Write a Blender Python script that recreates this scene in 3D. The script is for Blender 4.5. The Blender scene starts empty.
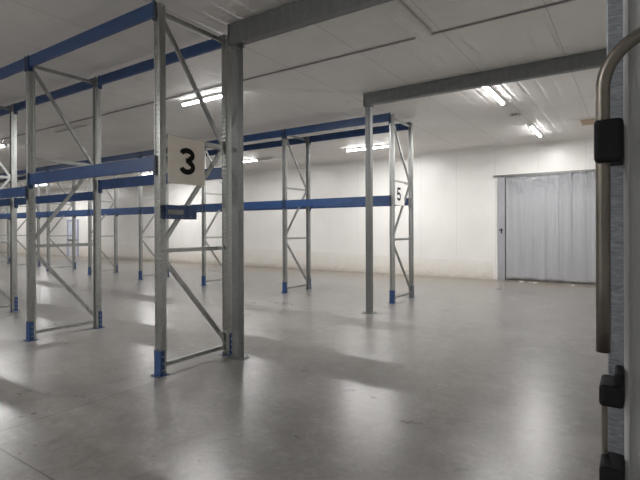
import bpy, bmesh, math, random
from mathutils import Vector, Matrix
random.seed(7)
scene = bpy.context.scene
COL = scene.collection

# ------------------------------------------------------------------ helpers
def link(o, parent=None):
    COL.objects.link(o)
    if parent is not None:
        o.parent = parent
    return o

def tag(o, label=None, cat=None, group=None, kind=None):
    if label: o['label'] = label
    if cat: o['category'] = cat
    if group: o['group'] = group
    if kind: o['kind'] = kind
    return o

def empty(name, loc, label, cat, group=None, rz=0):
    o = bpy.data.objects.new(name, None)
    o.empty_display_size = .1
    link(o)
    o.location = loc
    o.rotation_euler = (0, 0, rz)
    return tag(o, label, cat, group, 'thing')

def obj(name, bm, mat, parent=None, smooth=False, loc=None, rz=None):
    me = bpy.data.meshes.new(name)
    bmesh.ops.recalc_face_normals(bm, faces=bm.faces[:])
    bm.to_mesh(me); bm.free()
    me.materials.append(mat)
    if smooth:
        for p in me.polygons: p.use_smooth = True
    o = bpy.data.objects.new(name, me)
    link(o, parent)
    if loc is not None: o.location = loc
    if rz is not None: o.rotation_euler = (0, 0, rz)
    return o

def copy_tree(o, parent=None):
    c = o.copy(); COL.objects.link(c); c.parent = parent
    for ch in list(o.children):
        copy_tree(ch, c)
    return c

def box(bm, x0, x1, y0, y1, z0, z1, bevel=0.0):
    vs = [bm.verts.new((x, y, z)) for x in (x0, x1) for y in (y0, y1) for z in (z0, z1)]
    idx = [(0,1,3,2),(4,6,7,5),(0,4,5,1),(2,3,7,6),(0,2,6,4),(1,5,7,3)]
    fs = [bm.faces.new([vs[i] for i in f]) for f in idx]
    if bevel > 0:
        es = list({e for f in fs for e in f.edges})
        bmesh.ops.bevel(bm, geom=es, offset=bevel, segments=2, affect='EDGES', profile=.5)
    return bm

def prism(bm, prof, p, q, side, up):
    """closed 2D profile (a along side, b along up) swept from p to q"""
    p, q, side, up = Vector(p), Vector(q), Vector(side), Vector(up)
    A = [bm.verts.new(p + side*a + up*b) for a, b in prof]
    B = [bm.verts.new(q + side*a + up*b) for a, b in prof]
    n = len(prof)
    for i in range(n):
        j = (i+1) % n
        bm.faces.new((A[i], A[j], B[j], B[i]))
    bm.faces.new(A); bm.faces.new(list(reversed(B)))
    return bm

def cyl(bm, p, q, r, n=16, r2=None):
    p, q = Vector(p), Vector(q)
    d = (q-p).normalized()
    s = d.orthogonal().normalized(); u = d.cross(s)
    r2 = r if r2 is None else r2
    A = [bm.verts.new(p + (s*math.cos(t)+u*math.sin(t))*r) for t in [2*math.pi*i/n for i in range(n)]]
    B = [bm.verts.new(q + (s*math.cos(t)+u*math.sin(t))*r2) for t in [2*math.pi*i/n for i in range(n)]]
    for i in range(n):
        j = (i+1) % n
        bm.faces.new((A[i], A[j], B[j], B[i]))
    bm.faces.new(A); bm.faces.new(list(reversed(B)))
    return bm

def tube(bm, pts, r, n=18, wall=0.0):
    pts = [Vector(p) for p in pts]
    rings = []
    prev = None
    for i, p in enumerate(pts):
        d = (pts[min(i+1, len(pts)-1)] - pts[max(i-1, 0)]).normalized()
        s = d.orthogonal().normalized() if prev is None else (prev - d*prev.dot(d)).normalized()
        prev = s; u = d.cross(s)
        rings.append([bm.verts.new(p + (s*math.cos(t)+u*math.sin(t))*r) for t in [2*math.pi*k/n for k in range(n)]])
    for a, b in zip(rings, rings[1:]):
        for i in range(n):
            j = (i+1) % n
            bm.faces.new((a[i], a[j], b[j], b[i]))
    bm.faces.new(rings[0]); bm.faces.new(list(reversed(rings[-1])))
    return bm

# ------------------------------------------------------------------ materials
def newmat(name):
    m = bpy.data.materials.new(name); m.use_nodes = True
    nt = m.node_tree; b = nt.nodes['Principled BSDF']
    return m, nt, b

def N(nt, t, **kw):
    n = nt.nodes.new(t)
    for k, v in kw.items():
        setattr(n, k, v)
    return n

def math_n(nt, op, a, b=None, c=None):
    n = N(nt, 'ShaderNodeMath', operation=op)
    for i, v in enumerate((a, b, c)):
        if v is None: continue
        if isinstance(v, (int, float)): n.inputs[i].default_value = v
        else: nt.links.new(v, n.inputs[i])
    return n.outputs[0]

def ramp(nt, fac, stops):
    r = N(nt, 'ShaderNodeValToRGB')
    el = r.color_ramp.elements
    while len(el) < len(stops): el.new(.5)
    for e, (p, c) in zip(el, stops):
        e.position = p; e.color = (c, c, c, 1) if isinstance(c, (int, float)) else (*c, 1)
    nt.links.new(fac, r.inputs[0])
    return r.outputs[0]

def noise(nt, vec, scale, detail=4, rough=.6, dist=0):
    n = N(nt, 'ShaderNodeTexNoise')
    n.inputs['Scale'].default_value = scale; n.inputs['Detail'].default_value = detail
    n.inputs['Roughness'].default_value = rough; n.inputs['Distortion'].default_value = dist
    if vec is not None: nt.links.new(vec, n.inputs['Vector'])
    return n.outputs['Fac']

def mix(nt, fac, a, b, mode='MIX'):
    n = N(nt, 'ShaderNodeMix', data_type='RGBA', blend_type=mode)
    for s, v in ((0, fac), (6, a), (7, b)):
        if isinstance(v, (int, float)): n.inputs[s].default_value = v
        elif isinstance(v, tuple): n.inputs[s].default_value = (*v, 1)
        else: nt.links.new(v, n.inputs[s])
    return n.outputs[2]

def coords(nt):
    return N(nt, 'ShaderNodeTexCoord').outputs['Object']

def scaled(nt, vec, s):
    m = N(nt, 'ShaderNodeMapping'); m.inputs['Scale'].default_value = s
    nt.links.new(vec, m.inputs['Vector']); return m.outputs['Vector']

def bump(nt, b, h, strength=.2, dist=.01):
    n = N(nt, 'ShaderNodeBump'); n.inputs['Strength'].default_value = strength; n.inputs['Distance'].default_value = dist
    nt.links.new(h, n.inputs['Height']); nt.links.new(n.outputs[0], b.inputs['Normal'])

def plain(name, col, rough=.5, metal=0, var=.12, scale=12, spec=.5, rvar=.08):
    m, nt, b = newmat(name)
    v = coords(nt)
    f = noise(nt, v, scale, 4)
    lo = tuple(c*(1-var) for c in col); hi = tuple(min(1, c*(1+var)) for c in col)
    nt.links.new(ramp(nt, f, [(.3, lo), (.7, hi)]), b.inputs['Base Color'])
    nt.links.new(ramp(nt, f, [(.3, max(.02, rough-rvar)), (.7, min(1, rough+rvar))]), b.inputs['Roughness'])
    b.inputs['Metallic'].default_value = metal
    b.inputs['Specular IOR Level'].default_value = spec
    return m

def galvanised(name, base, rough=.42, metal=.9, spangle=90):
    m, nt, b = newmat(name)
    v = coords(nt)
    vo = N(nt, 'ShaderNodeTexVoronoi'); vo.inputs['Scale'].default_value = spangle
    nt.links.new(v, vo.inputs['Vector'])
    big = noise(nt, scaled(nt, v, (6, 6, 1.2)), 2.2, 5, .65)
    f = math_n(nt, 'ADD', math_n(nt, 'MULTIPLY', vo.outputs['Color'], .35), math_n(nt, 'MULTIPLY', big, .65))
    nt.links.new(ramp(nt, f, [(.25, tuple(c*.72 for c in base)), (.5, base), (.78, tuple(min(1, c*1.28) for c in base))]), b.inputs['Base Color'])
    nt.links.new(ramp(nt, f, [(.3, rough-.1), (.7, rough+.12)]), b.inputs['Roughness'])
    b.inputs['Metallic'].default_value = metal
    return m

M = {}
M['galv'] = galvanised('galvanised_steel', (.37, .38, .37), .36)
M['galv_dull'] = galvanised('dull_galvanised_steel', (.205, .215, .215), .48, .75, 90)
def strip_mat():
    m, nt, b = newmat('stained_galvanised_strip')
    n = noise(nt, scaled(nt, coords(nt), (30, 30, 140)), 1.0, 6, .7, 1.5)
    nt.links.new(ramp(nt, n, [(.35, (.16, .18, .205)), (.55, (.25, .275, .30)), (.72, (.40, .42, .44))]), b.inputs['Base Color'])
    b.inputs['Metallic'].default_value = .4; b.inputs['Roughness'].default_value = .5
    return m
M['galv_strip'] = strip_mat()
M['blue'] = plain('blue_paint', (.023, .062, .175), .38, 0, .15, 9)
M['blue_dark'] = plain('dark_blue_paint', (.012, .036, .10), .4, 0, .15, 9)
M['white_board'] = plain('white_sign_board', (.84, .79, .71), .5, 0, .04, 5)
M['white_board_clean'] = plain('clean_white_sign_board', (.86, .85, .83), .45, 0, .03, 5)
M['black'] = plain('black_vinyl', (.006, .006, .006), .6, 0, .1, 12, .15)
M['rubber'] = plain('black_rubber', (.004, .004, .006), .7, 0, .2, 40, .25)
M['white_metal'] = plain('white_painted_metal', (.74, .73, .70), .4, 0, .04, 6)
M['grey_metal'] = plain('grey_metal', (.2, .2, .2), .45, .5)
M['grey_paint'] = plain('grey_painted_door', (.40, .41, .42), .5, 0, .06, 5)
M['tube_steel'] = plain('worn_tube_steel', (.17, .155, .135), .36, .8, .2, 14)
M['beige'] = plain('beige_board', (.46, .34, .22), .6, 0, .06, 8)
M['lavender'] = plain('pale_grey_metal', (.37, .37, .40), .4, .3, .08, 4)
M['door_white'] = plain('pale_door', (.58, .59, .61), .45, 0, .05, 3)
M['glass_blue'] = plain('pale_blue_pane', (.55, .62, .72), .15, 0, .05, 3)
M['blue_frame'] = plain('blue_grey_frame', (.36, .39, .52), .45)
M['header'] = plain('dark_header', (.06, .065, .075), .6)  # near-black colour standing in for shade behind the curtain top
M['paper'] = plain('crumpled_paper', (.85, .84, .8), .7, 0, .05, 30)
M['socket_dark'] = plain('unlit_diffuser', (.5, .49, .46), .4, 0, .05, 6)

def emit(name, col, s):
    m, nt, b = newmat(name)
    b.inputs['Base Color'].default_value = (.9, .9, .9, 1)
    b.inputs['Emission Color'].default_value = (*col, 1)
    b.inputs['Emission Strength'].default_value = s
    return m
LAMP = 5.0
LAMP_W = 14.5
M['lit'] = emit('lit_tube', (1.0, .987, .97), LAMP)

# floor: polished concrete
def floor_mat():
    m, nt, b = newmat('polished_concrete')
    v = coords(nt)
    sx = N(nt, 'ShaderNodeSeparateXYZ'); nt.links.new(v, sx.inputs[0])
    X, Y = sx.outputs[0], sx.outputs[1]
    n1 = noise(nt, v, .55, 6, .62, .6)
    n2 = noise(nt, scaled(nt, v, (1, 1.5, 1)), 1.6, 6, .6, .3)
    n3 = noise(nt, v, 22, 5, .7)
    f = math_n(nt, 'ADD', math_n(nt, 'ADD', math_n(nt, 'MULTIPLY', n1, .35), math_n(nt, 'MULTIPLY', n2, .35)), math_n(nt, 'MULTIPLY', n3, .3))
    c = ramp(nt, f, [(.26, (.115, .109, .102)), (.44, (.165, .157, .148)), (.54, (.205, .196, .186)), (.74, (.285, .272, .258))])
    sc = noise(nt, scaled(nt, v, (1.5, 1.0, 1)), 2.3, 9, .74, 1.4)
    c = mix(nt, ramp(nt, sc, [(.5, 0), (.7, .5)]), c, (.10, .092, .084))
    sc2 = noise(nt, scaled(nt, v, (1.0, 1.4, 1)), 5.1, 8, .75, 1.2)
    c = mix(nt, ramp(nt, sc2, [(.5, 0), (.7, .4)]), c, (.36, .345, .325))
    # browner dust along the foot of the far wall
    dn = math_n(nt, 'ADD', math_n(nt, 'MULTIPLY', n2, 2.2), Y)
    dirt = ramp(nt, math_n(nt, 'MULTIPLY_ADD', dn, .25, -3.32), [(.0, 0), (.75, .75)])
    c = mix(nt, dirt, c, (.235, .195, .148))
    # brown stain in front of the strip curtain
    ax = math_n(nt, 'MULTIPLY', math_n(nt, 'ADD', X, 1.9), 1.3); ay = math_n(nt, 'MULTIPLY', math_n(nt, 'ADD', Y, -14.15), 3.2)
    rr = math_n(nt, 'SQRT', math_n(nt, 'ADD', math_n(nt, 'MULTIPLY', ax, ax), math_n(nt, 'MULTIPLY', ay, ay)))
    st = ramp(nt, math_n(nt, 'ADD', rr, math_n(nt, 'MULTIPLY', n2, .8)), [(.55, .85), (1.0, 0)])
    c = mix(nt, st, c, (.16, .12, .08))
    # saw-cut joints
    def joint(coord, at, w=.006):
        return math_n(nt, 'LESS_THAN', math_n(nt, 'ABSOLUTE', math_n(nt, 'ADD', coord, -at)), w)
    j = math_n(nt, 'MAXIMUM', joint(X, -4.05), joint(Y, 1.475))
    c = mix(nt, math_n(nt, 'MULTIPLY', j, .8), c, (.06, .055, .05))
    # dark chips
    vo = N(nt, 'ShaderNodeTexVoronoi'); vo.inputs['Scale'].default_value = 5.5
    nt.links.new(scaled(nt, v, (1, 1.6, 1)), vo.inputs['Vector'])
    chip = math_n(nt, 'MULTIPLY', math_n(nt, 'LESS_THAN', vo.outputs['Distance'], .085),
                  math_n(nt, 'GREATER_THAN', noise(nt, v, .9, 2), .6))
    c = mix(nt, math_n(nt, 'MULTIPLY', chip, .8), c, (.045, .04, .035))
    v2 = N(nt, 'ShaderNodeTexVoronoi'); v2.inputs['Scale'].default_value = 8.0
    nt.links.new(v, v2.inputs['Vector'])
    qx = math_n(nt, 'ADD', X, 4.62); qy = math_n(nt, 'MULTIPLY', math_n(nt, 'ADD', Y, -1.85), 1.6)
    near = math_n(nt, 'LESS_THAN', math_n(nt, 'ADD', math_n(nt, 'MULTIPLY', qx, qx), math_n(nt, 'MULTIPLY', qy, qy)), .2)
    c = mix(nt, math_n(nt, 'MULTIPLY', math_n(nt, 'MULTIPLY', near, math_n(nt, 'LESS_THAN', v2.outputs['Distance'], .2)), .75), c, (.04, .036, .032))
    nt.links.new(c, b.inputs['Base Color'])
    r = ramp(nt, math_n(nt, 'ADD', math_n(nt, 'MULTIPLY', n1, .5), math_n(nt, 'MULTIPLY', n2, .5)), [(.3, .26), (.7, .33)])
    nt.links.new(r, b.inputs['Roughness'])
    b.inputs['Specular IOR Level'].default_value = .36
    return m
M['floor'] = floor_mat()

def ceiling_mat():
    m, nt, b = newmat('ribbed_white_ceiling')
    v = coords(nt)
    sx = N(nt, 'ShaderNodeSeparateXYZ'); nt.links.new(v, sx.inputs[0])
    X, Y = sx.outputs[0], sx.outputs[1]
    n = noise(nt, v, .8, 4)
    c = ramp(nt, n, [(.3, (.72, .705, .68)), (.7, (.80, .785, .76))])
    fr = math_n(nt, 'FRACT', math_n(nt, 'MULTIPLY', math_n(nt, 'ADD', X, 50.0), 4.0))
    tri = math_n(nt, 'ABSOLUTE', math_n(nt, 'ADD', fr, -.5))
    groove = ramp(nt, tri, [(0, 0), (.16, 1)])
    pf = math_n(nt, 'FRACT', math_n(nt, 'MULTIPLY', math_n(nt, 'ADD', X, 50.02), .8333))
    seam = math_n(nt, 'LESS_THAN', pf, .012)
    c = mix(nt, math_n(nt, 'MULTIPLY', seam, .35), c, (.2, .19, .18))
    nt.links.new(c, b.inputs['Base Color'])
    b.inputs['Roughness'].default_value = .5
    b.inputs['Specular IOR Level'].default_value = .4
    bump(nt, b, math_n(nt, 'ADD', math_n(nt, 'MULTIPLY', groove, 1.0), math_n(nt, 'MULTIPLY', n, .15)), .55, .03)
    return m
M['ceiling'] = ceiling_mat()

def wall_mat():
    m, nt, b = newmat('white_wall_panel')
    v = coords(nt)
    sx = N(nt, 'ShaderNodeSeparateXYZ'); nt.links.new(v, sx.inputs[0])
    n = noise(nt, v, .7, 5)
    c = ramp(nt, n, [(.3, (.73, .722, .70)), (.7, (.79, .782, .76))])
    pf = math_n(nt, 'FRACT', math_n(nt, 'MULTIPLY', math_n(nt, 'ADD', sx.outputs[0], 50.3), .8333))
    seam = math_n(nt, 'LESS_THAN', pf, .012)
    c = mix(nt, math_n(nt, 'MULTIPLY', seam, .3), c, (.4, .39, .37))
    nt.links.new(c, b.inputs['Base Color'])
    b.inputs['Roughness'].default_value = .33
    bump(nt, b, n, .08, .02)
    return m
M['wall'] = wall_mat()

def liner_mat():
    m, nt, b = newmat('stained_wall_liner')
    v = coords(nt)
    sx = N(nt, 'ShaderNodeSeparateXYZ'); nt.links.new(v, sx.inputs[0])
    n = noise(nt, scaled(nt, v, (1, 1, 2)), 3, 8, .7, 1.0)
    k = math_n(nt, 'MULTIPLY_ADD', sx.outputs[2], -.9, math_n(nt, 'MULTIPLY', n, 1.0))
    c = ramp(nt, k, [(-.0, (.72, .70, .665)), (.35, (.66, .635, .59)), (.6, (.55, .51, .44))])
    nt.links.new(c, b.inputs['Base Color'])
    b.inputs['Roughness'].default_value = .35
    bump(nt, b, n, .35, .03)
    return m
M['liner'] = liner_mat()

def pvc_mat():
    m, nt, b = newmat('translucent_pvc_strip')
    v = coords(nt)
    n = noise(nt, scaled(nt, v, (14, 14, .5)), 1.6, 4)
    nt.links.new(ramp(nt, n, [(.25, (.52, .53, .56)), (.75, (.61, .62, .65))]), b.inputs['Base Color'])
    b.inputs['Roughness'].default_value = .08
    b.inputs['Alpha'].default_value = .48
    bump(nt, b, n, .2, .02)
    return m
M['pvc'] = pvc_mat()

# ------------------------------------------------------------------ room shell
CZ = 4.05
XL, XR, YF, YB = -40.0, 1.0, -3.5, 14.79
def structure(name, bm, m):
    o = obj(name, bm, m); o['kind'] = 'structure'; return o
structure('floor', box(bmesh.new(), XL-.2, XR+.2, YF-.2, YB+.8, -.12, 0), M['floor'])
structure('ceiling', box(bmesh.new(), XL-.2, XR+.2, YF-.2, YB+.8, CZ, CZ+.12), M['ceiling'])
DX0, DX1, DZ = -3.185, -.80, 3.08
bm = bmesh.new()
box(bm, XL-.2, DX0, YB, YB+.12, 0, CZ); box(bm, DX1, XR+.2, YB, YB+.12, 0, CZ); box(bm, DX0, DX1, YB, YB+.12, DZ, CZ)
box(bm, DX0-.12, DX0, YB+.12, YB+.63, 0, DZ+.12); box(bm, DX1, DX1+.12, YB+.12, YB+.63, 0, DZ+.12); box(bm, DX0, DX1, YB+.12, YB+.63, DZ, DZ+.12)
structure('wall_back', bm, M['wall'])
structure('wall_right', box(bmesh.new(), XR, XR+.12, YF, YB, 0, CZ), M['wall'])
structure('wall_left', box(bmesh.new(), XL-.12, XL, YF, YB, 0, CZ), M['wall'])
structure('wall_front', box(bmesh.new(), XL-.1, XR+.1, YF-.12, YF, 0, CZ), M['wall'])
# insulated door leaf closing the opening behind the strip curtain
bm = bmesh.new()
box(bm, DX0+.002, DX1-.002, YB+.55, YB+.63, 0, DZ-.002)
for i in range(1, 5):
    x = DX0 + i*(DX1-DX0)/5
    box(bm, x-.012, x+.012, YB+.543, YB+.55, .02, DZ)
d1 = structure('door_1', bm, M['door_white'])
obj('header_panel', box(bmesh.new(), DX0+.004, DX1-.004, YB+.40, YB+.549, 2.62, DZ-.004), M['header'], d1)  # added dark panel, imitates the shade behind the top of the strips
# ceiling seam strip
structure('trim_1', box(bmesh.new(), XL, XR, 5.74, 5.78, CZ-.012, CZ+.01), M['grey_metal'])
# coved corner strip between ceiling and far wall
bm = bmesh.new()
prism(bm, [(0, 0), (-.05, 0), (0, -.05)], (XL, YB, CZ), (XR, YB, CZ), (0, 1, 0), (0, 0, 1))
structure('trim_2', bm, M['white_metal'])

# wrinkled stained liner along the foot of the far wall
def liner():
    bm = bmesh.new()
    x, xs = XL+.05, []
    while x < -3.57:
        xs.append(x); x += .09 if x > -18 else .25
    xs.append(-3.56)
    rows = 9
    grid = []
    ph = [random.uniform(0, 6) for _ in range(8)]
    for x in xs:
        top = .73 + .03*math.sin(x*.31+ph[0]) + .008*math.sin(x*2.7+ph[1]) + random.uniform(-.006, .006) - .2*max(0, min(1, (x+11)/7))
        col = []
        for k in range(rows):
            t = k/(rows-1)
            w = .0015 + (1-t)**.6*(.002 + .007*abs(math.sin(x*3.1 + k*1.3 + ph[2])) + .006*abs(math.sin(x*7.3 - k*2.1 + ph[3])) + random.uniform(0, .005))
            col.append(bm.verts.new((x, YB - w, t*top)))
        grid.append(col)
    for a, b in zip(grid, grid[1:]):
        for k in range(rows-1):
            bm.faces.new((a[k], b[k], b[k+1], a[k+1]))
    o = obj('baseboard_back', bm, M['liner'], smooth=True); o['kind'] = 'structure'
liner()

# far narrow door in the back wall
d = structure('door_2', box(bmesh.new(), -28.09, -27.04, YB-.03, YB, 0, 2.13), M['door_white'])
bm = bmesh.new()
box(bm, -28.19, -28.07, YB-.07, YB, 0, 2.17); box(bm, -27.06, -26.98, YB-.07, YB, 0, 2.17); box(bm, -28.07, -27.06, YB-.07, YB, 2.09, 2.17)
obj('door_frame', bm, M['blue_frame'], d)
obj('pane', box(bmesh.new(), -27.89, -27.24, YB-.04, YB-.03, 1.1, 1.95), M['glass_blue'], d)
bm = bmesh.new(); box(bm, -28.04, -27.09, YB-.06, YB-.03, .92, 1.0)
obj('push_bar', bm, M['grey_metal'], d)

# ------------------------------------------------------------------ pallet racking
X0, PITCH, DEP = -4.19, 2.856, .966
Y3, Y5 = 3.186 + DEP/2, 8.957 + DEP/2       # row centre lines
UH = 3.95

def upright_mesh():
    """open omega section, outer face at y=0 looking to -y, slotted"""
    bm = bmesh.new()
    segs = [  # (p, q, hole centres along the segment (fraction, width), hole height)
        ((-.045, 0), (-.031, 0), [], 0), ((-.031, 0), (-.025, .008), [], 0),
        ((-.025, .008), (.025, .008), [(.25, .013), (.75, .013)], .022),
        ((.025, .008), (.031, 0), [], 0), ((.031, 0), (.045, 0), [], 0),
        ((.045, 0), (.045, .053), [(.5, .012)], .018),
        ((-.045, .053), (-.045, 0), [(.5, .012)], .018),
        ((.045, .053), (.032, .062), [], 0), ((-.032, .062), (-.045, .053), [], 0),
        ((.032, .062), (.032, .085), [], 0), ((-.032, .085), (-.032, .062), [], 0),
        ((.032, .085), (.004, .085), [(.45, .018)], .03), ((-.004, .085), (-.032, .085), [(.55, .018)], .03),
    ]
    P = .05; n = int(UH/P)
    def quad(a, b, z0, z1):
        bm.faces.new([bm.verts.new((a.x, a.y, z0)), bm.verts.new((b.x, b.y, z0)), bm.verts.new((b.x, b.y, z1)), bm.verts.new((a.x, a.y, z1))])
    for p, q, holes, hh in segs:
        p, q = Vector(p), Vector(q); L = (q-p).length
        if not holes:
            quad(p, q, 0, UH); continue
        for k in range(n):
            z0, z1 = k*P, (k+1)*P; h0, h1 = z0+(P-hh)/2, z0+(P+hh)/2
            quad(p, q, z0, h0); quad(p, q, h1, z1)
            cuts = [0]
            for f, w in holes: cuts += [f-w/2/L, f+w/2/L]
            cuts.append(1)
            for a, b in zip(cuts[0::2], cuts[1::2]):
                quad(p.lerp(q, a), p.lerp(q, b), h0, h1)
    bmesh.ops.remove_doubles(bm, verts=bm.verts[:], dist=1e-5)
    me = bpy.data.meshes.new('upright_raw'); bm.to_mesh(me); bm.free()
    o = bpy.data.objects.new('upright_raw', me); COL.objects.link(o)
    sm = o.modifiers.new('s', 'SOLIDIFY'); sm.thickness = .0025; sm.offset = 1
    dg = bpy.context.evaluated_depsgraph_get(); dg.update()
    me2 = bpy.data.meshes.new_from_object(o.evaluated_get(dg))
    bpy.data.objects.remove(o); bpy.data.meshes.remove(me)
    me2.name = 'upright'; me2.materials.clear(); me2.materials.append(M['galv'])
    return me2

UPRIGHT = upright_mesh()

def foot_mesh():
    bm = bmesh.new()
    t, g, h = .004, .0035, .265
    # three-sided boot around the outer face and the sides
    box(bm, -.045-g-t, .045+g+t, -g-t, -g, .006, h)
    for s in (-1, 1):
        a, b = sorted((s*(.045+g), s*(.045+g+t)))
        box(bm, a, b, -g, .048, .006, h)
    box(bm, -.07, .07, -.042, .11, 0, .006)
    return bm
def bolt_bm(x, y, z, ax):
    bm = bmesh.new()
    d = Vector(ax)
    p = Vector((x, y, z)); cyl(bm, p, p + d*.008, .011, 8)
    return bm

def channel(bm, p, q, w=.046, d=.03, t=.004):
    """C section brace between p and q in the y-z plane, web facing +x"""
    p, q = Vector(p), Vector(q)
    ax = (q-p).normalized(); side = Vector((1, 0, 0)); up = ax.cross(side)
    prof = [(d/2, -w/2), (d/2, w/2), (-d/2, w/2), (-d/2, w/2-t), (d/2-t, w/2-t), (d/2-t, -w/2+t), (-d/2, -w/2+t), (-d/2, -w/2)]
    return prism(bm, prof, p, q, side, up)

def make_frame():
    root = empty('rack_upright_frame', (0, 0, 0), 'x', 'rack frame')
    for s in (-1, 1):
        u = bpy.data.objects.new('upright', UPRIGHT); link(u, root)
        u.location = (0, s*(DEP/2+.045), 0); u.rotation_euler = (0, 0, 0 if s < 0 else math.pi)
        f = obj('foot', foot_mesh(), M['blue'], u); f['label'] = 'blue boot at the upright base'
        for z in (.06, .13, .20):
            obj('bolt', bolt_bm(-s*.0525, .026, z, (-s, 0, 0)), M['galv'], u)
        for x in (-.058, .058):
            obj('bolt', bolt_bm(x, -.028, .006, (0, 0, 1)), M['grey_metal'], u)
    ya = DEP/2 - .028
    for z in (.105, 1.325, 2.56, 3.87):
        obj('horizontal_brace', channel(bmesh.new(), (0, -ya-.02, z), (0, ya+.02, z)), M['galv'], root)
    ra = lambda Y: Y - 3.186 - DEP/2
    for (ya_, za), (yb_, zb) in (((3.215, 1.239), (4.127, .18)), ((3.215, 1.413), (4.127, 2.586)), ((3.215, 3.81), (4.127, 2.53))):
        obj('diagonal_brace', channel(bmesh.new(), (0, ra(ya_), za), (0, ra(yb_), zb)), M['galv'], root)
    return root

ORD = ['first', 'second', 'third', 'fourth', 'fifth', 'sixth', 'seventh', 'eighth', 'ninth']
proto = make_frame()
used = False
def place_frame(x, y, label, group):
    global used
    o = copy_tree(proto) if used else proto
    used = True
    o.location = (x, y, 0)
    tag(o, label, 'rack frame', group, 'thing')
    return o
N3, N5 = 4, 9
for k in range(N3):
    lab = ('galvanised upright frame of the near rack row carrying the larger number 3 sign' if k == 0 else
           f'galvanised upright frame in the near rack row, {ORD[k]} after the number 3 sign frame'.replace('second after', 'second after'))
    if k: lab = f'galvanised blue-footed upright frame of the near rack row, {ORD[k-1]} one beyond the sign frame'
    place_frame(X0-k*PITCH, Y3, lab, 'upright frames of the near rack row')
for k in range(N5):
    lab = 'galvanised upright frame of the far rack row carrying the small number 5 sign'
    if k: lab = f'galvanised blue-footed upright frame of the far rack row, {ORD[k-1]} one beyond the sign frame'
    place_frame(X0-k*PITCH, Y5, lab, 'upright frames of the far rack row')

# beams
BW = .05
def beam_bar_bm(h):
    bm = bmesh.new()
    L = PITCH - .110
    # stepped box section: (y, z) profile, outer side towards -y
    prof = [(-BW/2, -h/2), (BW/2, -h/2), (BW/2, h/2-.03), (.006, h/2-.03), (.006, h/2), (-BW/2, h/2)]
    prism(bm, prof, (-L/2, 0, 0), (L/2, 0, 0), (0, 1, 0), (0, 0, 1))
    es = [e for e in bm.edges if abs(e.verts[0].co.x-e.verts[1].co.x) > .1]
    bmesh.ops.bevel(bm, geom=es, offset=.005, segments=2, affect='EDGES', profile=.5)
    return bm
def connector_bm(h, s):
    bm = bmesh.new()
    x = s*(PITCH/2 - .049)
    top = h/2 + .004; bot = -h/2 - .055
    a, b = sorted((x - s*.006, x - s*.001))
    box(bm, a, b, -BW/2-.004, BW/2, bot, top)
    a, b = sorted((x - s*.006, x + s*.036))
    box(bm, a, b, -BW/2-.012, -BW/2-.006, bot, top)
    return bm
def pin_bm(z, s):
    bm = bmesh.new()
    x = s*(PITCH/2-.03)
    return cyl(bm, (x, -BW/2-.012, z), (x, -BW/2-.018, z), .008, 8)
def make_beam(h):
    root = empty('rack_beam', (0, 0, 0), 'x', 'rack beam')
    obj('beam_bar', beam_bar_bm(h), M['blue'], root)
    for s in (-1, 1):
        c = obj('connector', connector_bm(h, s), M['blue_dark'], root)
        for z in (h/2-.03, -h/2-.03): obj('hook', pin_bm(z, s), M['grey_metal'], c)
    return root
PROT = {}
def place_beam(row_y, bay, rear, z0, z1, label, group):
    h = round(z1-z0, 3)
    if h not in PROT:
        o = PROT[h] = make_beam(h)
    else:
        o = copy_tree(PROT[h])
    off = DEP/2 + .045 - BW/2 + .004
    o.location = (X0-(bay+.5)*PITCH, row_y + (off if rear else -off), (z0+z1)/2)
    o.rotation_euler = (0, 0, math.pi if rear else 0)
    tag(o, label, 'rack beam', group, 'thing')
for bay in range(N3-1):
    mid = (2.187, 2.337) if bay == 0 else (2.03, 2.168)
    for rear in (0, 1):
        sd = 'rear' if rear else 'front'
        place_beam(Y3, bay, rear, *mid, f'mid-height blue rack beam, {sd} side, {ORD[bay]} bay of the near row from its sign', 'beams of the near rack row')
        place_beam(Y3, bay, rear, 3.835, 3.985, f'topmost blue rack beam, {sd} side, {ORD[bay]} bay of the near row from its sign', 'beams of the near rack row')
for bay in range(N5-1):
    for rear in (0, 1):
        sd = 'rear' if rear else 'front'
        place_beam(Y5, bay, rear, 2.085, 2.255, f'mid-height blue rack beam, {sd} side, {ORD[bay]} bay of the far row from its sign', 'beams of the far rack row')
        place_beam(Y5, bay, rear, 3.81, 3.98, f'topmost blue rack beam, {sd} side, {ORD[bay]} bay of the far row from its sign', 'beams of the far rack row')

# ------------------------------------------------------------------ number signs
def arc(cx, cz, rx, rz, a0, a1, n=18):
    return [(cx+rx*math.cos(math.radians(a0+(a1-a0)*i/n)), cz+rz*math.sin(math.radians(a0+(a1-a0)*i/n))) for i in range(n+1)]
def stroke(bm, pts, w, x0, x1):
    """thick line in the y-z plane with depth x0..x1"""
    P = [Vector((0, a, b)) for a, b in pts]
    Ls, Rs = [], []
    for i, p in enumerate(P):
        if i == 0: d = (P[1]-p).normalized(); k = 1
        elif i == len(P)-1: d = (p-P[i-1]).normalized(); k = 1
        else:
            d1 = (p-P[i-1]).normalized(); d2 = (P[i+1]-p).normalized(); d = (d1+d2).normalized(); k = 1/max(.6, d.dot(d1))
        nrm = Vector((0, -d.z, d.y))*w/2*k
        Ls.append(p+nrm); Rs.append(p-nrm)
    ex = Vector((1, 0, 0))
    for i in range(len(P)-1):
        vs = [bm.verts.new(v + ex*x) for x in (x0, x1) for v in (Ls[i], Ls[i+1], Rs[i+1], Rs[i])]
        for f in ((3,2,1,0),(4,5,6,7),(0,1,5,4),(2,3,7,6),(1,2,6,5),(3,0,4,7)):
            bm.faces.new([vs[k] for k in f])
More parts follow.
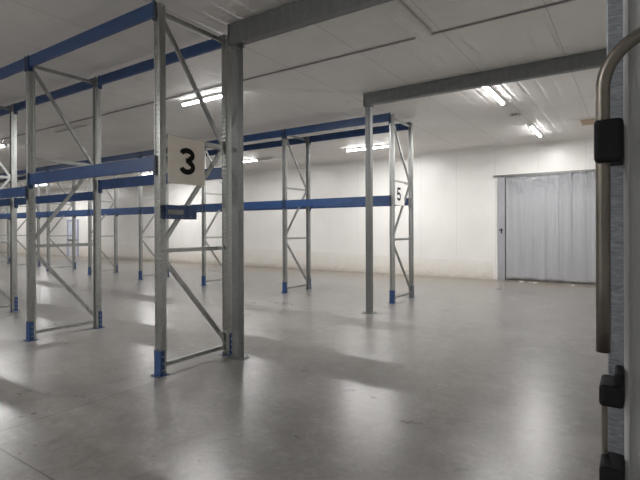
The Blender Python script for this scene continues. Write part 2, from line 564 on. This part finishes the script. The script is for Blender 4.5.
def make_sign(y0, y1, z0, z1, digit, mat, dig_box, label):
    x = -4.168
    r = empty('aisle_sign', (x, (y0+y1)/2, z0), label, 'sign')
    W, H = y1-y0, z1-z0
    b = obj('board', box(bmesh.new(), -.002, .002, -W/2, W/2, 0, H), mat, r)
    bm = bmesh.new()
    dw, dh, t, cy, cz = dig_box
    cy -= (y0+y1)/2; cz -= z0
    if digit == 3:
        r1 = (dh*.5-t*.0)/2 + t*.0
        top, bot = dh/2, -dh/2
        rz1 = (dh*.53-t)/2; c1 = top-t/2-rz1
        rz2 = (dh*.57-t)/2; c2 = bot+t/2+rz2
        rx = dw/2-t/2
        p1 = arc(0, c1, rx*.94, rz1, 168, -75); p2 = arc(0, c2, rx, rz2, 80, -165)
        stroke(bm, [(cy+a, cz+c) for a, c in p1], t, .002, .0035)
        stroke(bm, [(cy+a, cz+c) for a, c in p2], t, .002, .0038)
        m_ = (c1-rz1+c2+rz2)/2
        stroke(bm, [(cy-dw*.08, cz+m_), (cy+dw*.14, cz+m_)], t*.95, .002, .0041)
    else:
        rx = dw/2-t/2; rz = (dh*.64-t)/2; c2 = -dh/2+t/2+rz
        stroke(bm, [(cy+a, cz+c) for a, c in arc(0, c2, rx, rz, 150, -160, 24)], t, .002, .0035)
        stroke(bm, [(cy-dw*.28, cz+dh/2-t/2), (cy+dw*.42, cz+dh/2-t/2)], t, .002, .0038)
        stroke(bm, [(cy-dw*.24, cz+dh/2-.002), (cy-dw*.36, cz+c2+rz*.45)], t*.9, .002, .0041)
    obj('number', bm, M['black'], r)
make_sign(3.258, 3.78, 2.056, 2.577, 3, M['white_board'], (.225, .30, .06, 3.522, 2.318), 'white square sign with black number 3 on the near rack frame')
make_sign(9.035, 9.515, 2.06, 2.545, 5, M['white_board_clean'], (.20, .28, .046, 9.228, 2.295), 'white square sign with black number 5 on the far rack frame')

# blue bracket bolted across the upright under sign 3
r = empty('steel_bracket', (-4.136, 3.382, 1.664), 'short blue steel bracket on the upright below the number 3 sign', 'bracket')
bm = bmesh.new()
prism(bm, [(0, 0), (.05, 0), (.05, .15), (0, .15), (0, .146), (.046, .146), (.046, .004), (0, .004)], (0, -.205, 0), (0, .205, 0), (1, 0, 0), (0, 0, 1))
obj('channel_body', bm, M['blue'], r)
obj('end_plate', box(bmesh.new(), .0, .054, .065, .07, -.002, .152), M['blue_dark'], r)
pl = obj('name_plate', box(bmesh.new(), .0505, .053, -.19, .02, .05, .10), M['galv_dull'], r); pl['label'] = 'bare grey metal plate'
for y in (-.17, 0.0, .12, .18): obj('bolt', cyl(bmesh.new(), (.05, y, .025), (.057, y, .025), .009, 8), M['grey_metal'], r)

# ------------------------------------------------------------------ galvanised portals
def post(x, y, top, label):
    r = empty('support_post', (x, y, 0), label, 'post', 'galvanised support posts')
    bm = bmesh.new(); h = .052
    # H section with closed box faces: two plates and a web
    box(bm, -h, h, -h, h, .01, top, .006)
    obj('shaft', bm, M['galv_dull'], r)
    obj('base_plate', box(bmesh.new(), -.11, .11, -.085, .085, 0, .011), M['galv_dull'], r)
    for sx in (-1, 1):
        for sy in (-1, 1):
            b = bmesh.new()
            cyl(b, (sx*.085, sy*.063, .011), (sx*.085, sy*.063, .024), .012, 6); cyl(b, (sx*.085, sy*.063, .024), (sx*.085, sy*.063, .042), .006, 8)
            obj('anchor_bolt', b, M['grey_metal'], r)
    obj('cap_plate', box(bmesh.new(), -.075, .075, -.06, .06, top, top+.012), M['galv_dull'], r)
def sbeam(x0, y, z0, z1, label):
    r = empty('support_beam', (x0, y, z0), label, 'beam', 'galvanised support beams')
    L = XR - .01 - x0; H = z1-z0; w = .055; t = .008
    bm = bmesh.new()
    prof = [(-w, 0), (w, 0), (w, t), (-w+t, t), (-w+t, H-t), (w, H-t), (w, H), (-w, H)]
    prism(bm, prof, (0, 0, 0), (L, 0, 0), (0, 1, 0), (0, 0, 1))
    obj('channel', bm, M['galv_dull'], r)
    obj('end_plate', box(bmesh.new(), -.012, 0, -w-.012, w, -.012, H), M['galv_dull'], r)
    for dz in (.05, H-.05): obj('bolt', cyl(bmesh.new(), (.05, -w-.012, dz), (.05, -w, dz), .012, 6), M['grey_metal'], r)
post(-3.965, 4.117, 3.75, 'tall galvanised post bolted to the floor beside the number 3 rack frame')
post(-4.042, 7.64, 3.80, 'slim galvanised post standing free in front of the number 5 rack frame')
sbeam(-4.045, 4.117, 3.776, 4.03, 'galvanised ceiling beam running from the post beside the number 3 frame')
sbeam(-4.11, 7.64, 3.826, 4.045, 'galvanised ceiling beam running from the free-standing slim post')

# ------------------------------------------------------------------ ceiling lights
LEN = 1.52
def tube_part(xa, xb, lit, r):
    bm = bmesh.new()
    n = 8; Rr = .034
    prof = [(Rr*math.cos(a), -.042 - Rr*math.sin(a)) for a in [math.pi*i/n for i in range(n+1)]]
    prism(bm, prof, (xa, 0, 0), (xb, 0, 0), (0, 1, 0), (0, 0, 1))
    t = obj('tube', bm, M['lit'] if lit else M['socket_dark'], r, smooth=False)
    t['label'] = 'glowing white tube' if lit else 'unlit tube'
    if lit:
        ld = bpy.data.lights.new('tube_light', 'AREA'); ld.shape = 'RECTANGLE'
        ld.size = (xb-xa); ld.size_y = .065; ld.energy = LAMP_W*(xb-xa)/1.42; ld.color = (1.0, .987, .97)
        lo = bpy.data.objects.new('tube_light', ld); link(lo, r); lo.location = ((xa+xb)/2, 0, -.079)
def light_proto(lit):
    r = empty('ceiling_light', (0, 0, CZ), 'x', 'ceiling light')
    obj('housing', box(bmesh.new(), -LEN/2, LEN/2, -.05, .05, -.04, 0, .006), M['white_metal'], r)
    e = LEN/2-.05
    if lit == 'weak':
        tube_part(-e, e, True, r); r.children[-1].data.energy *= .6
    elif lit == 'half':
        tube_part(-e, -.02, True, r); tube_part(.02, e, False, r)
    else:
        tube_part(-e, e, lit, r)
    for s in (-1, 1):
        a, b = sorted((s*(LEN/2-.05), s*LEN/2))
        obj('end_cap', box(bmesh.new(), a, b, -.038, .038, -.08, -.04, .005), M['white_metal'], r)
    return r
LP = {}
def place_light(x, y, rz, lit, label):
    if lit in LP: o = copy_tree(LP[lit])
    else: o = LP[lit] = light_proto(lit)
    o.location = (x, y, CZ); o.rotation_euler = (0, 0, rz)
    tag(o, label, 'ceiling light', 'ceiling tube lights', 'thing')
HP = math.pi/2
place_light(-6.6, 6.1, 0, True, 'lit ceiling tube light seen through the rack frame with the number 3 sign')
place_light(-11.25, 6.0, 0, False, 'unlit ceiling tube light beyond the second frame of the near rack row')
place_light(-15.75, 6.1, 0, True, 'lit ceiling tube light farthest along the aisle between the racks')
place_light(-6.71, 12.58, 0, True, 'lit ceiling tube light behind the number 5 rack bay and slim post')
place_light(-11.05, 12.45, 0, 'half', 'half-lit ceiling tube light behind the second far rack bay, beside the tall post')
place_light(-17.35, 12.75, 0, True, 'small lit ceiling tube light far back, just beside the number 3 upright')
place_light(-26.6, 12.6, 0, True, 'lit ceiling tube light far back above the pale blue framed door')
place_light(-2.12, 8.86, HP, 'weak', 'lit ceiling tube light nearer the free-standing post beam, before the round vent')
place_light(-2.045, 12.8, HP, 'weak', 'lit ceiling tube light between the round vent and the strip curtain')
place_light(-21, 6.1, 0, True, 'lit ceiling tube light at the far end of the rack aisle')
for (x, y), lab in zip([(-29, 5.95), (-34, 12.4), (-4.0, -2.3), (-9.5, -1.6)],  # out-of-view fill lamps, added to brighten the far left and the foreground
        ['lit ceiling tube light over the aisle end past the far frames', 'lit ceiling tube light along the far wall past the blue framed door',
         'lit ceiling tube light in front of the near rack row', 'lit ceiling tube light in front of the near rack row, deeper in']):
    place_light(x, y, 0, True, lab)
# wider unlit batten
r = empty('ceiling_light', (-2.205, 5.0, CZ), 'wide unlit white ceiling batten ending at the ceiling seam', 'ceiling light')
obj('housing', box(bmesh.new(), -.09, .09, -.70, .70, -.075, 0, .012), M['white_metal'], r)
for s in (-1, 1): obj('cover_rib', box(bmesh.new(), s*.05-.012, s*.05+.012, -.68, .68, -.085, -.074, .004), M['white_metal'], r)

# round vent / detector
r = empty('ceiling_vent', (-2.12, 10.75, CZ), 'round grey grille vent on the ceiling between two lit lights', 'vent')
bm = bmesh.new()
prof = [(.165, 0), (.165, -.022), (.15, -.03), (.12, -.03), (.12, -.02), (.10, 0)]
rings = [[bm.verts.new((q*math.cos(2*math.pi*k/32), q*math.sin(2*math.pi*k/32), z)) for k in range(32)] for q, z in prof]
for A_, B_ in zip(rings, rings[1:]):
    for k in range(32): bm.faces.new((A_[k], A_[(k+1) % 32], B_[(k+1) % 32], B_[k]))
obj('rim', bm, M['white_metal'], r)
obj('grille_back', cyl(bmesh.new(), (0, 0, -.07), (0, 0, -.015), .105, 28, .118), M['grey_metal'], r)
for i in range(-2, 3):
    y = i*.042; w = math.sqrt(.114**2-y*y); obj('slat', box(bmesh.new(), -w, w, y-.008, y+.008, -.078, -.02), M['white_metal'], r)
obj('crossbar', box(bmesh.new(), -.007, .007, -.112, .112, -.08, -.03), M['white_metal'], r)
# beige hatch
r = empty('ceiling_hatch', (-.7, 12.45, CZ), 'beige rectangular hatch in the ceiling above the strip curtain', 'hatch')
obj('surround', box(bmesh.new(), -.45, .45, -.34, .34, -.03, 0, .004), M['white_metal'], r)
obj('panel', box(bmesh.new(), -.30, .43, -.30, .30, -.045, -.03), M['beige'], r)

# ------------------------------------------------------------------ strip curtain doorway
r = empty('strip_curtain', ((DX0+DX1)/2, YB, 0), 'clear plastic strip curtain hanging from a dark rail in the far wall doorway', 'curtain')
cx = (DX0+DX1)/2
bm = bmesh.new(); box(bm, -3.535-cx, -.55-cx, -.085, -.03, 3.12, 3.165, .008)
obj('rail', bm, M['grey_metal'], r)
ns = 14
step = (DX1-DX0)/ns
for i in range(ns):
    x0 = DX0 - cx + i*step + .012; x1 = min(x0 + step + .05, DX1 - cx - .005)
    bm = bmesh.new()
    nx, nz = 9, 66
    yy = -.062 if i % 2 else -.046
    cur = random.uniform(-.018, .018); tw = random.uniform(-.012, .012); ph = random.uniform(0, 6)
    ftop = random.uniform(.3, .75)
    g = []
    zb = .07 + random.uniform(-.02, .03)
    for k in range(nz+1):
        z = zb + (3.12-zb)*k/nz
        top = max(0, (z-(3.12-ftop))/ftop)
        row = []
        for j in range(nx+1):
            u = j/nx*2-1
            y = yy + cur*(1-u*u)*(.3+.7*z/3) + tw*u*(1-z/3) + top*.02*math.sin(u*5+ph+z*9) + top*.012*math.sin(z*31+ph*2+u*3)
            if z > 2.45 and z < 3.05: y += random.choice((0, 0, 0, -.034, .012))*random.random()*min(1, (z-2.45)/.35)
            row.append(bm.verts.new((x0+(x1-x0)*j/nx, y, z)))
        g.append(row)
    for a, b in zip(g, g[1:]):
        for j in range(nx): bm.faces.new((a[j], a[j+1], b[j+1], b[j]))
    o = obj('strip', bm, M['pvc'], r, smooth=True)
    for p in o.data.polygons: p.use_smooth = p.center.z < 2.5
    sm = o.modifiers.new('thickness', 'SOLIDIFY'); sm.thickness = .003
for i in range(ns*2):
    x = DX0-cx + (i+.5)*step/2; obj('clip', box(bmesh.new(), x-.03, x+.03, -.095, -.088, 3.085, 3.125, .003), M['grey_metal'], r)

# metal jambs each side of the doorway
def jamb(xa, xb, label, lever):
    r = empty('door_jamb', ((xa+xb)/2, YB, 0), label, 'door jamb')
    w = (xb-xa)/2
    obj('post', box(bmesh.new(), -w, w, -.052, -.002, 0, 3.1, .006), M['lavender'], r)
    bm = bmesh.new()
    if lever:
        box(bm, .0, .03, -.062, -.05, 1.40, 1.56, .004); box(bm, -.055, .045, -.085, -.062, 1.495, 1.525, .006)
        obj('lever', bm, M['black'], r)
        obj('seal', box(bmesh.new(), w, w+.012, -.045, -.002, 0, 3.08), M['rubber'], r)
    else:
        for z in (1.12, 1.78, 2.2):
            lb_ = box(bmesh.new(), -w-.05, -w+.035, -.14, -.122, z, z+.12)
            box(lb_, -w+.01, -w+.035, -.122, -.052, z+.02, z+.1)
            obj('latch', lb_, M['rubber'], r)
jamb(-3.42, -3.205, 'pale grey metal jamb with black lever at one side of the strip curtain', True)
jamb(-.79, -.58, 'pale grey metal jamb with small latches beside the strip curtain', False)

# paper scraps at the curtain foot
for (x, y, s), lab in zip([(-2.69, 14.44, .07), (-2.33, 14.37, .06), (-2.47, 14.48, .04), (-1.37, 14.26, .05)],
        ['white paper scrap on the floor nearest the lever jamb', 'white paper scrap on the floor before the curtain middle',
         'tiny dark-edged paper scrap lying between two larger scraps', 'flat pale scrap on the floor past the brown stain']):
    bm = bmesh.new()
    n = 7; top = []; bot = []
    for i in range(n):
        a = 2*math.pi*i/n; q = s*random.uniform(.6, 1.1)
        top.append(bm.verts.new((q*math.cos(a), q*.7*math.sin(a), random.uniform(.006, .02)))); bot.append(bm.verts.new((q*math.cos(a)*.9, q*.6*math.sin(a), 0)))
    c = bm.verts.new((0, 0, s*.5))
    for i in range(n):
        j = (i+1) % n
        bm.faces.new((top[i], top[j], c)); bm.faces.new((bot[i], bot[j], top[j], top[i]))
    bm.faces.new(list(reversed(bot)))
    o = obj('paper_scrap', bm, M['paper'], loc=(x, y, 0)); tag(o, lab, 'scrap', 'paper scraps by the curtain', 'thing')

# ------------------------------------------------------------------ open steel door beside the viewer
r = empty('cold_store_door', (.4, .98, 0), 'grey steel door edge with tubular handle and black rubber buffers, closest to the viewer', 'door')
ox, oy = .4, .98
def lb(x0, x1, y0, y1, z0, z1, bev=0):
    return box(bmesh.new(), x0-ox, x1-ox, y0-oy, y1-oy, z0, z1, bev)
bm = lb(-.0135, .985, .95, 1.03, .02, 2.45, .004)
obj('leaf', bm, M['grey_paint'], r)
obj('edge_return', lb(-.0138, -.006, .938, .952, .02, 2.45, .002), M['grey_paint'], r)
o = obj('edge_strip', lb(-.0395, -.014, .99, 1.03, .02, 2.45, .002), M['galv_strip'], r); o['label'] = 'stained galvanised strip'
zt, rad, tx = 1.866, .088, -.0415
pts = [(tx, .90, 1.346), (tx, .90, 1.45), (tx, .90, 1.6), (tx, .90, zt-rad-.03)]
for i in range(0, 13):
    a = math.pi - (math.pi/2)*i/12
    pts.append((tx+rad+rad*math.cos(a), .90, zt-rad+rad*math.sin(a)))
pts += [(.2, .90, zt), (.40, .90, zt)]
for i in range(1, 7):
    a = math.pi/2*i/6
    pts.append((.40+.055*math.sin(a), .90+.055*(1-math.cos(a)), zt))
obj('pull_handle', tube(bmesh.new(), [(x-ox, y-oy, z) for x, y, z in pts], .0108, 20), M['tube_steel'], r, smooth=True)
def buffer(z0, z1, xl):
    obj('buffer', lb(xl, -.0125, .88, .955, z0, z1, .006), M['rubber'], r)
buffer(1.657, 1.727, -.0535)
buffer(1.261, 1.296, -.0475)
obj('buffer', lb(-.027, -.0125, .89, .955, 1.292, 1.315, .004), M['rubber'], r)
buffer(1.10, 1.163, -.0475)
obj('lock_rod', cyl(bmesh.new(), (-.042-ox, .94-oy, 1.0), (-.042-ox, .94-oy, 1.27), .0048, 14), M['tube_steel'], r)

# ------------------------------------------------------------------ camera, world, view
a, pit, rol = .5919, 0.0, -.0033
rt = Vector((math.cos(a), math.sin(a), 0)); f0 = Vector((-math.sin(a), math.cos(a), 0)); u0 = Vector((0, 0, 1))
fw = f0*math.cos(pit)+u0*math.sin(pit); up = u0*math.cos(pit)-f0*math.sin(pit)
R = rt*math.cos(rol)+up*math.sin(rol); U = up*math.cos(rol)-rt*math.sin(rol)
cam = bpy.data.cameras.new('camera'); cam.sensor_width = 36; cam.lens = 466.2/640*36; cam.shift_y = -10.8/640; cam.clip_start = .05; cam.clip_end = 200
co = bpy.data.objects.new('camera', cam); COL.objects.link(co)
mw = Matrix((R, U, -fw)).transposed().to_4x4(); mw.translation = (0, 0, 1.55)
co.matrix_world = mw
scene.camera = co

w = bpy.data.worlds.new('world'); scene.world = w; w.use_nodes = True
w.node_tree.nodes['Background'].inputs[0].default_value = (.05, .05, .055, 1)
scene.view_settings.view_transform = 'Standard'
scene.view_settings.look = 'None'
scene.view_settings.gamma = 1
scene.view_settings.exposure = 3.22
scene.cycles.max_bounces = 10
scene.cycles.diffuse_bounces = 6
scene.cycles.glossy_bounces = 5
scene.cycles.transparent_max_bounces = 12
scene.cycles.sample_clamp_indirect = 6
scene.cycles.use_denoising = True
scene.cycles.denoising_input_passes = 'RGB_ALBEDO'
